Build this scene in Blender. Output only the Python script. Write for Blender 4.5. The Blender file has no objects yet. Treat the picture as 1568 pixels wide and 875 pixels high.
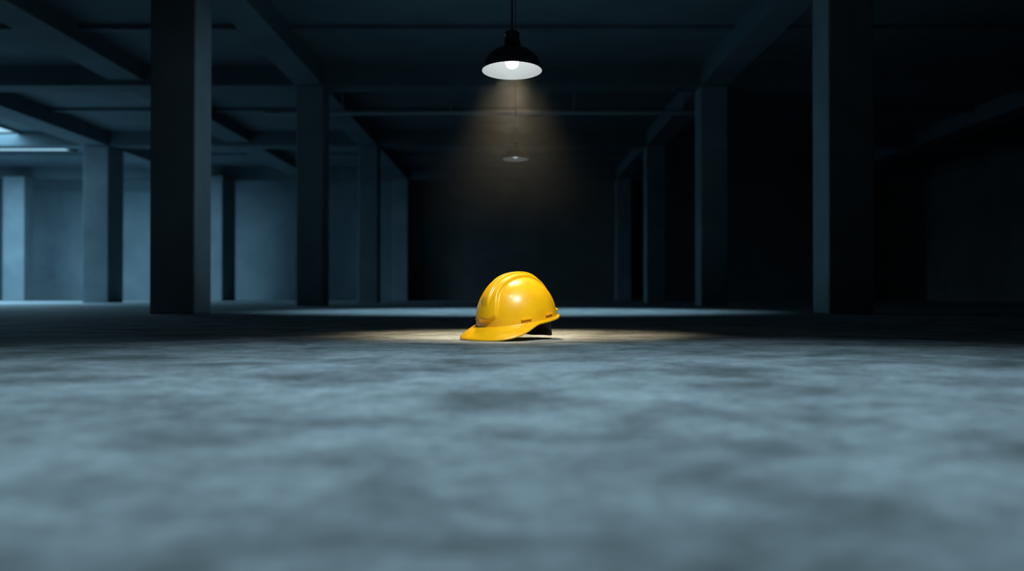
import bpy, bmesh, math, random
from mathutils import Vector, Matrix
random.seed(3)
sc = bpy.context.scene
try:
    sc.view_settings.view_transform = 'Standard'
    sc.view_settings.look = 'None'
except Exception: pass

# ---------------------------------------------------------------- materials
def new_mat(name):
    m = bpy.data.materials.new(name); m.use_nodes = True
    nt = m.node_tree
    return m, nt, nt.nodes['Principled BSDF']

def simple(name, col, rough=0.5, metal=0.0, emis=None, es=0):
    m, nt, b = new_mat(name)
    b.inputs['Base Color'].default_value = (*col, 1)
    b.inputs['Roughness'].default_value = rough
    b.inputs['Metallic'].default_value = metal
    if emis:
        b.inputs['Emission Color'].default_value = (*emis, 1)
        b.inputs['Emission Strength'].default_value = es
    return m

def concrete(name, c1, c2, scale=1.5, rough=0.8, bump=0.15, lines=False):
    m, nt, b = new_mat(name)
    N, L = nt.nodes, nt.links
    tc = N.new('ShaderNodeTexCoord')
    n1 = N.new('ShaderNodeTexNoise'); n1.inputs['Scale'].default_value = scale
    n1.inputs['Detail'].default_value = 8; n1.inputs['Roughness'].default_value = 0.6
    n1.inputs['Distortion'].default_value = 0.4
    L.new(tc.outputs['Object'], n1.inputs['Vector'])
    r = N.new('ShaderNodeValToRGB')
    r.color_ramp.elements[0].position = 0.3; r.color_ramp.elements[0].color = (*c1, 1)
    r.color_ramp.elements[1].position = 0.7; r.color_ramp.elements[1].color = (*c2, 1)
    L.new(n1.outputs['Fac'], r.inputs['Fac'])
    L.new(r.outputs['Color'], b.inputs['Base Color'])
    n2 = N.new('ShaderNodeTexNoise'); n2.inputs['Scale'].default_value = scale*30
    n2.inputs['Detail'].default_value = 6
    L.new(tc.outputs['Object'], n2.inputs['Vector'])
    bp = N.new('ShaderNodeBump'); bp.inputs['Strength'].default_value = bump
    bp.inputs['Distance'].default_value = 0.01
    L.new(n2.outputs['Fac'], bp.inputs['Height'])
    L.new(bp.outputs['Normal'], b.inputs['Normal'])
    b.inputs['Roughness'].default_value = rough
    return m

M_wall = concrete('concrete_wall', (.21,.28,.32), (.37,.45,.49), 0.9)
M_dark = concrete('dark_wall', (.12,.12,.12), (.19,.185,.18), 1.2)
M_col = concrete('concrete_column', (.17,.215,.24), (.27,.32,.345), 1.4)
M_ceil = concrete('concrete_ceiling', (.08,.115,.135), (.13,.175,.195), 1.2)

def floor_mat():
    m, nt, b = new_mat('worn_concrete_floor')
    N, L = nt.nodes, nt.links
    tc = N.new('ShaderNodeTexCoord')
    big = N.new('ShaderNodeTexNoise'); big.inputs['Scale'].default_value = 4.2
    big.inputs['Detail'].default_value = 7; big.inputs['Roughness'].default_value = .6
    big.inputs['Distortion'].default_value = .5
    L.new(tc.outputs['Object'], big.inputs['Vector'])
    r = N.new('ShaderNodeValToRGB'); e = r.color_ramp.elements
    e[0].position = .34; e[0].color = (.13,.16,.165,1)
    e[1].position = .60; e[1].color = (.37,.435,.465,1)
    L.new(big.outputs['Fac'], r.inputs['Fac'])
    sm = N.new('ShaderNodeTexNoise'); sm.inputs['Scale'].default_value = 26
    sm.inputs['Detail'].default_value = 12; sm.inputs['Roughness'].default_value = .8
    L.new(tc.outputs['Object'], sm.inputs['Vector'])
    r2 = N.new('ShaderNodeValToRGB'); e = r2.color_ramp.elements
    e[0].position = .36; e[0].color = (.42,.42,.42,1)
    e[1].position = .60; e[1].color = (1.18,1.18,1.18,1)
    L.new(sm.outputs['Fac'], r2.inputs['Fac'])
    mx = N.new('ShaderNodeMix'); mx.data_type = 'RGBA'; mx.blend_type = 'MULTIPLY'
    mx.inputs['Factor'].default_value = .85
    L.new(r.outputs['Color'], mx.inputs['A']); L.new(r2.outputs['Color'], mx.inputs['B'])
    L.new(mx.outputs['Result'], b.inputs['Base Color'])
    fine = N.new('ShaderNodeTexNoise'); fine.inputs['Scale'].default_value = 70
    fine.inputs['Detail'].default_value = 10; fine.inputs['Roughness'].default_value = .75
    L.new(tc.outputs['Object'], fine.inputs['Vector'])
    bp = N.new('ShaderNodeBump'); bp.inputs['Strength'].default_value = .6
    bp.inputs['Distance'].default_value = .006
    L.new(fine.outputs['Fac'], bp.inputs['Height'])
    L.new(bp.outputs['Normal'], b.inputs['Normal'])
    b.inputs['Roughness'].default_value = .68
    b.inputs['Specular IOR Level'].default_value = .35
    return m
M_floor = floor_mat()

# ---------------------------------------------------------------- helpers
def add_box(bm, x0,x1,y0,y1,z0,z1):
    vs = [bm.verts.new(p) for p in [(x0,y0,z0),(x1,y0,z0),(x1,y1,z0),(x0,y1,z0),
                                    (x0,y0,z1),(x1,y0,z1),(x1,y1,z1),(x0,y1,z1)]]
    for f in [(3,2,1,0),(4,5,6,7),(0,1,5,4),(1,2,6,5),(2,3,7,6),(3,0,4,7)]:
        bm.faces.new([vs[i] for i in f])

def obj_from(bm, name, mat, smooth=False, parent=None, bevel=0):
    me = bpy.data.meshes.new(name); bm.to_mesh(me); bm.free()
    o = bpy.data.objects.new(name, me); sc.collection.objects.link(o)
    if mat: me.materials.append(mat)
    if smooth:
        for p in me.polygons: p.use_smooth = True
    if bevel:
        md = o.modifiers.new('bevel','BEVEL'); md.width = bevel; md.segments = 2
        md.limit_method = 'ANGLE'
    if parent: o.parent = parent
    return o

def box(name, x0,x1,y0,y1,z0,z1, mat, bevel=0, parent=None):
    bm = bmesh.new(); add_box(bm, x0,x1,y0,y1,z0,z1)
    return obj_from(bm, name, mat, bevel=bevel, parent=parent)

def lathe(name, prof, mat, seg=64, parent=None, loc=(0,0,0), solid=0):
    bm = bmesh.new(); rings=[]
    for r,z in prof:
        if r < 1e-6: rings.append([bm.verts.new((0,0,z))]*seg)
        else: rings.append([bm.verts.new((r*math.cos(2*math.pi*i/seg), r*math.sin(2*math.pi*i/seg), z)) for i in range(seg)])
    for a,b in zip(rings, rings[1:]):
        for i in range(seg):
            j=(i+1)%seg
            vs=[]
            for v in (a[i],a[j],b[j],b[i]):
                if v not in vs: vs.append(v)
            if len(vs)>2: bm.faces.new(vs)
    bmesh.ops.recalc_face_normals(bm, faces=bm.faces)
    o = obj_from(bm, name, mat, smooth=True, parent=parent)
    o.location = loc
    return o

def empty(name, loc=(0,0,0), parent=None):
    e = bpy.data.objects.new(name, None); e.location = loc
    sc.collection.objects.link(e)
    if parent: e.parent = parent
    return e

def light(name, typ, loc, energy, col, target=None, parent=None, **kw):
    l = bpy.data.lights.new(name, typ); l.energy = energy; l.color = col
    for k,v in kw.items(): setattr(l,k,v)
    o = bpy.data.objects.new(name, l); sc.collection.objects.link(o)
    o.location = loc
    if target is not None:
        o.rotation_euler = (Vector(target)-Vector(loc)).to_track_quat('-Z','Y').to_euler()
    if parent: o.parent = parent
    return o

# ---------------------------------------------------------------- room shell
X0,X1,Y0,Y1 = -11.5, 9.0, -4.0, 23.0
ZS, ZB = 2.85, 2.61
box('floor', X0,X1,Y0,Y1,-.2,0, M_floor)
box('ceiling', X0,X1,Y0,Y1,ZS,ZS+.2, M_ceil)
box('wall_back', X0,X1,Y1,Y1+.2,0,ZS, M_wall)
box('wall_front', X0,X1,Y0-.2,Y0,0,ZS, M_wall)
box('wall_left', X0-.2,X0,Y0,Y1,0,ZS, M_wall)
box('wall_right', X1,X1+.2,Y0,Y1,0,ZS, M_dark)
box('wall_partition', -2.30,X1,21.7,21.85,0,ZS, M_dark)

# columns
CW, CD = .32, .38
rows = [-2.5, 2.25, 7.0, 11.75, 16.5, 21.25]
def column(xa, xb, y, d=CD):
    box('concrete_column', xa, xb, y, y+d, 0, ZB, M_col, bevel=.012)
for y in rows:
    column(-2.23-CW, -2.23, y); column(2.23, 2.23+CW, y)
for y in rows[:5]:
    column(-7.12, -6.70, y, .66)
for y in (2.25,11.75,21.25):
    column(6.70, 7.1, y)
column(-6.45, -6.0, 20.6, 1.0)
column(-10.65, -10.2, 20.8)

# beams (one cast grid)
bm = bmesh.new()
for xa,xb in [(-2.55,-2.23),(2.23,2.55),(-7.12,-6.7),(6.7,7.1)]:
    add_box(bm, xa,xb,Y0,Y1,ZB,ZS)
add_box(bm, -4.75,-4.35,Y0,Y1,ZB+.06,ZS)
for y in rows:
    add_box(bm, X0,X1,y,y+CD,ZB+.001,ZS)
for y in (9.95, 14.4, 19.0):
    add_box(bm, X0,X1,y,y+.12,ZS-.05,ZS)
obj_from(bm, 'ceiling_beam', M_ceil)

# conduit under the slab
bm = bmesh.new()
bmesh.ops.create_cone(bm, cap_ends=True, segments=20, radius1=.035, radius2=.035, depth=5.9,
    matrix=Matrix.Translation((-.25,12.9,2.50)) @ Matrix.Rotation(math.pi/2,4,'Y'))
for x in (-2.2,-.8,.8,2.2):
    add_box(bm, x-.012,x+.012,12.89,12.91,2.50,ZS)
obj_from(bm, 'ceiling_conduit', simple('galvanised', (.45,.5,.52), .4, .6))

# ---------------------------------------------------------------- skylights
M_sky = simple('skylight_glass', (.6,.75,.8), .3, 0, (.42,.70,.85), .8)
M_frame = simple('skylight_frame', (.04,.05,.06), .5)
def skylight(x0,x1,y0,y1,energy,spread=180):
    e = empty('skylight', ((x0+x1)/2,(y0+y1)/2,ZS))
    hx,hy=(x1-x0)/2,(y1-y0)/2
    box('glass',-hx,hx,-hy,hy,-.015,-.002,M_sky,parent=e)
    bm=bmesh.new()
    add_box(bm,-hx-.05,hx+.05,-hy-.05,-hy,-.04,0); add_box(bm,-hx-.05,hx+.05,hy,hy+.05,-.04,0)
    add_box(bm,-hx-.05,-hx,-hy,hy,-.04,0); add_box(bm,hx,hx+.05,-hy,hy,-.04,0)
    obj_from(bm,'frame',M_frame,parent=e)
    light('daylight','AREA',(0,0,-.05),energy,(.40,.75,1.0),parent=e,shape='RECTANGLE',size=x1-x0,size_y=y1-y0,spread=math.radians(spread))
skylight(-11.1,-8.2,15.6,17.15,110)
skylight(-11.1,-8.2,17.3,18.6,230)
skylight(-11.1,-8.25,11.0,13.0,190)  # unseen skylight, added to light the left column fronts

# ---------------------------------------------------------------- ceiling downlights
M_black = simple('black_housing', (.015,.015,.017), .4)
def downlight(x,y,energy,col,half,blend,target=None,z=ZS, size=.12):
    e = empty('ceiling_downlight',(x,y,z))
    lathe('housing',[(0,0),(.09,0),(.10,-.02),(.10,-.14),(.085,-.14),(.08,-.03),(0,-.03)],M_black,48,e)
    t = target if target else (x,y,0)
    o = light('lamp','SPOT',(0,0,-.15),energy,col,parent=e,spot_size=math.radians(half*2),spot_blend=blend,shadow_soft_size=size)
    o.rotation_euler = (Vector(t)-Vector((x,y,z-.15))).to_track_quat('-Z','Y').to_euler()
downlight(0,1.42,330,(.62,.86,1.0),39.5,1.0)
downlight(0,8.35,400,(.48,.80,1.0),42,.6)
downlight(.9,.9,580,(1.0,.93,.80),5.2,.9,target=(0,3.09,.12))
downlight(1.9,6.5,120,(.50,.80,1.0),17,1.0,target=(-2.35,7.25,1.1))  # unseen downlight, added to brighten the near-left column's inner side

# ---------------------------------------------------------------- pendant lamps
M_enamel = simple('dark_enamel_outside', (.02,.028,.03), .35)
M_white = simple('white_enamel_inside', (.50,.55,.57), .4)
M_bulb = simple('bulb_glow', (1,1,1), .3, 0, (1.0,.97,.92), 7)
M_off = simple('added_bulb_glow', (.7,.75,.78), .3, 0, (.7,.85,.95), .35)  # faint emission stands in for light on the rear lamp's underside
def pendant(x,y,z,s,on,tilt=0):
    root = empty('pendant_lamp',(x,y,z))
    e = empty('head',(0,-math.sin(math.radians(tilt))*.137*s,0),root)
    e.rotation_euler = (-math.radians(tilt),0,0)
    outer=[(.100,0),(.101,.006),(.097,.018),(.090,.034),(.078,.052),(.060,.066),(.042,.075),(.030,.080),
           (.028,.088),(.030,.092),(.026,.098),(.024,.118),(.026,.122),(.026,.128),(.019,.134),(.010,.138),(.0,.139)]
    lathe('shade',[(r*s,h*s) for r,h in outer],M_enamel,72,e)
    inner=[(.100,0),(.095,.017),(.087,.033),(.075,.050),(.058,.063),(.040,.071),(.0,.073)]
    lathe('reflector',[(r*s*.995,h*s) for r,h in inner],M_white,72,e)
    bulb=[(0,.0),(.010,.001),(.018,.006),(.022,.015),(.023,.024),(.019,.036),(.013,.048),(.011,.07)]
    lathe('bulb',[(r*s,(h+.008)*s) for r,h in bulb],M_bulb if on else M_off,40,e)
    cr=.0035 if on else .002
    lathe('cable',[(0,.133*s),(cr,.133*s),(cr,ZS-z),(0,ZS-z)],M_black,12,root)
    lathe('ceiling_rose',[(0,ZS-z-.03),(.03,ZS-z-.028),(.045,ZS-z),(0,ZS-z)],M_black,32,root)
    if on:
        light('bulb_light','SPOT',(0,0,-.004),90,(1.0,.74,.45),parent=root,spot_size=math.radians(76),spot_blend=1.0,shadow_soft_size=.10)
        light('inner_glow','POINT',(0,0,.004*s),.17,(.9,.97,1.0),parent=e,shadow_soft_size=.02)
    else:
        light('inner_glow','POINT',(0,0,-.012),.014,(.8,.92,1.0),parent=e,shadow_soft_size=.03)  # weak point light added so the unlit lamp's underside looks lit
    return root
LY=3.45
LZ=.14+342*LY/1524
pendant(0,LY,LZ,46*LY/1524/.1,True,5)
pendant(.02,LY*1.64,.14+207*LY*1.64/1524,.74,False,3)

# dusty air in the lamp cone
bm=bmesh.new()
bmesh.ops.create_cone(bm,cap_ends=True,segments=48,radius1=.58,radius2=.12,depth=LZ-.33,
    matrix=Matrix.Translation((0,LY,(LZ-.02+.29)/2)))
hz=obj_from(bm,'dust_haze',None)
m=bpy.data.materials.new('dusty_air'); m.use_nodes=True; nt=m.node_tree; nt.nodes.clear()
out=nt.nodes.new('ShaderNodeOutputMaterial'); vs=nt.nodes.new('ShaderNodeVolumeScatter')
vs.inputs['Color'].default_value=(.82,.92,1,1)
tc=nt.nodes.new('ShaderNodeTexCoord'); sp=nt.nodes.new('ShaderNodeSeparateXYZ')
mr=nt.nodes.new('ShaderNodeMapRange'); mr.inputs['From Min'].default_value=.32; mr.inputs['From Max'].default_value=LZ
mr.inputs['To Min'].default_value=0; mr.inputs['To Max'].default_value=1
pw=nt.nodes.new('ShaderNodeMath'); pw.operation='POWER'; pw.inputs[1].default_value=1.6
ml=nt.nodes.new('ShaderNodeMath'); ml.operation='MULTIPLY'; ml.inputs[1].default_value=.095
nt.links.new(tc.outputs['Object'],sp.inputs[0]); nt.links.new(sp.outputs['Z'],mr.inputs['Value'])
nt.links.new(mr.outputs[0],pw.inputs[0]); nt.links.new(pw.outputs[0],ml.inputs[0]); nt.links.new(ml.outputs[0],vs.inputs['Density'])
nt.links.new(vs.outputs[0],out.inputs['Volume']); hz.data.materials.append(m)

# ---------------------------------------------------------------- hard hat
def helmet_mat():
    m,nt,b=new_mat('yellow_plastic'); N,L=nt.nodes,nt.links
    tc=N.new('ShaderNodeTexCoord')
    n=N.new('ShaderNodeTexNoise'); n.inputs['Scale'].default_value=18; n.inputs['Detail'].default_value=8
    L.new(tc.outputs['Object'],n.inputs['Vector'])
    r=N.new('ShaderNodeValToRGB'); e=r.color_ramp.elements
    e[0].position=.3; e[0].color=(.90,.47,.004,1); e[1].position=.6; e[1].color=(.98,.56,.006,1)
    L.new(n.outputs['Fac'],r.inputs['Fac']); L.new(r.outputs['Color'],b.inputs['Base Color'])
    n2=N.new('ShaderNodeTexNoise'); n2.inputs['Scale'].default_value=260
    L.new(tc.outputs['Object'],n2.inputs['Vector'])
    bp=N.new('ShaderNodeBump'); bp.inputs['Strength'].default_value=.15; bp.inputs['Distance'].default_value=.001
    L.new(n2.outputs['Fac'],bp.inputs['Height']); L.new(bp.outputs['Normal'],b.inputs['Normal'])
    b.inputs['Roughness'].default_value=.36
    b.inputs['Coat Weight'].default_value=.35
    b.inputs['Coat Roughness'].default_value=.2
    return m
M_yel=helmet_mat()
M_strap=simple('black_webbing',(.012,.012,.013),.6)

hat=empty('hard_hat')
AX,BY,H=.137,.117,.133
def ss(a,b,x):
    t=max(0,min(1,(x-a)/(b-a))); return t*t*(3-2*t)
def dome(th,ph):
    c=max(0,math.cos(ph))**.86; s=math.sin(ph)
    x=AX*c*math.cos(th); y=BY*c*math.sin(th); z=H*s**.96
    n=Vector((x/AX**2,y/BY**2,z/H**2)).normalized()
    ay=abs(y)
    front=ss(.04,.12,x)
    w=.030+.010*front*(1-ss(.05,.11,z))
    low=.018+.55*max(0,ay-.020)
    fade=ss(low-.006,low+.010,z) if x>0 else ss(.035,.06,z)
    d=.0095*(1-ss(w-.004,w+.003,ay))*fade
    d+=.0070*(1-ss(.009,.015,ay))*ss(.055,.085,z)
    return Vector((x,y,z))+n*d
NT,NP=288,90
bm=bmesh.new(); rings=[]
def rim_ext(th):
    c=math.cos(th)
    return .009+.052*ss(.15,.95,c)
fl=[(1.0,-1.0),(1.0,-.35),(.97,-.05),(.85,.0),(.6,.0),(.35,.0),(.15,.05)]
for k,(f,zz) in enumerate(fl):
    ring=[]
    for i in range(NT):
        th=2*math.pi*i/NT; c=math.cos(th); e=rim_ext(th)
        fr=ss(.15,.95,c)
        nx,ny=math.cos(th)/AX,math.sin(th)/BY
        l=math.hypot(nx,ny); nx/=l; ny/=l
        x=AX*math.cos(th)+nx*e*f; y=BY*math.sin(th)+ny*e*f*.9
        z=-.022*fr*f**1.5 - .003*f
        z-= .010*fr*f*abs(math.sin(th))**1.5
        if zz<-.04: z+= .0055*zz
        z+= .002*(zz if zz>0 else 0)
        ring.append(bm.verts.new((x,y,z)))
    rings.append(ring)
for k in range(NP):
    ph=(math.pi/2)*(k/NP)
    rings.append([bm.verts.new(dome(2*math.pi*i/NT,ph)) for i in range(NT)])
for a,b in zip(rings,rings[1:]):
    for i in range(NT):
        j=(i+1)%NT; bm.faces.new((a[i],a[j],b[j],b[i]))
top=bm.verts.new((0,0,H+.0165))
for i in range(NT): bm.faces.new((rings[-1][i],rings[-1][(i+1)%NT],top))
bmesh.ops.recalc_face_normals(bm,faces=bm.faces)
shell=obj_from(bm,'shell',M_yel,smooth=True,parent=hat)
md=shell.modifiers.new('s','SOLIDIFY'); md.thickness=.0028; md.offset=-1

bm=bmesh.new()
for deg in (62,100,-62,-100,148,-148):
    th=math.radians(deg)
    p=Vector((AX*math.cos(th),BY*math.sin(th),.014))
    n=Vector((math.cos(th)/AX,math.sin(th)/BY,0)).normalized(); t=Vector((-n.y,n.x,0))
    mat=Matrix((( t.x,n.x,0,p.x),(t.y,n.y,0,p.y),(0,0,1,p.z),(0,0,0,1)))
    b2=bmesh.new(); add_box(b2,-.017,.017,-.003,.0055,-.003,.003)
    bmesh.ops.bevel(b2,geom=b2.edges[:],offset=.0015,segments=2,affect='EDGES')
    tmp=bpy.data.meshes.new('t'); b2.to_mesh(tmp); b2.free(); tmp.transform(mat); bm.from_mesh(tmp)
obj_from(bm,'accessory_slots',M_yel,smooth=False,parent=hat)

bm=bmesh.new(); n=96
rr=[]
for i in range(n):
    th=2*math.pi*i/n; c=math.cos(th)
    back=ss(-.1,1,-c)
    zt=.006-.020*back; zb=-.012-.059*back
    ring=[]
    for (dr,z) in ((0,zt),(.004,zt),(.004,zb),(0,zb)):
        x=(.106+dr)*math.cos(th)-.008; y=(.086+dr)*math.sin(th)
        ring.append(bm.verts.new((x,y,z)))
    rr.append(ring)
for i in range(n):
    a,b=rr[i],rr[(i+1)%n]
    for k in range(4):
        bm.faces.new((a[k],a[(k+1)%4],b[(k+1)%4],b[k]))
for deg in (35,145,-35,-145,90,-90):
    th=math.radians(deg); prev=None
    for k in range(9):
        f=k/8
        x=(.098*(1-f**2*.9))*math.cos(th)-.006; y=(.084*(1-f**2*.9))*math.sin(th)
        z=-.012+f*.115*(1-.15*f)
        t=Vector((-math.sin(th),math.cos(th),0))*.010
        cur=(bm.verts.new((x+t.x,y+t.y,z)),bm.verts.new((x-t.x,y-t.y,z)))
        if prev: bm.faces.new((prev[0],prev[1],cur[1],cur[0]))
        prev=cur
bmesh.ops.recalc_face_normals(bm,faces=bm.faces)
obj_from(bm,'headband_suspension',M_strap,parent=hat)
kn=lathe('ratchet_knob',[(0,0),(.017,0),(.019,.003),(.019,.012),(.016,.015),(0,.015)],M_strap,24,hat)
kn.location=(-.116,0,-.045); kn.rotation_euler=(0,-math.pi/2,0)
bm=bmesh.new()
for sx,sy in ((.055,.1),(.055,-.1),(-.06,.1),(-.06,-.1)):
    add_box(bm,sx-.012,sx+.012,sy*.86-.003,sy*.86+.003,-.016,.02)
obj_from(bm,'clips',M_strap,parent=hat)

head=math.radians(180+46)
R=Matrix.Rotation(head,4,'Z') @ Matrix.Rotation(math.radians(9),4,'Y')
hat.matrix_world=R
bpy.context.view_layer.update()
mn=1e9
for ch in hat.children:
    M=R@ch.matrix_basis
    for v in ch.data.vertices: mn=min(mn,(M@v.co).z)
hat.matrix_world=Matrix.Translation((.015,3.12,-mn))@R

# ---------------------------------------------------------------- world + camera
w=bpy.data.worlds.new('World'); sc.world=w; w.use_nodes=True
bg=w.node_tree.nodes['Background']; bg.inputs[0].default_value=(.02,.04,.055,1); bg.inputs[1].default_value=.5
cam=bpy.data.cameras.new('Camera'); co=bpy.data.objects.new('Camera',cam); sc.collection.objects.link(co)
co.location=(0,0,.14); cam.sensor_width=36; cam.lens=35; cam.clip_start=.01
pitch=math.atan((451-437.5)/1524)
co.rotation_euler=(math.pi/2+pitch,0,0)
cam.dof.use_dof=True; cam.dof.focus_distance=3.08; cam.dof.aperture_fstop=2.4
sc.camera=co
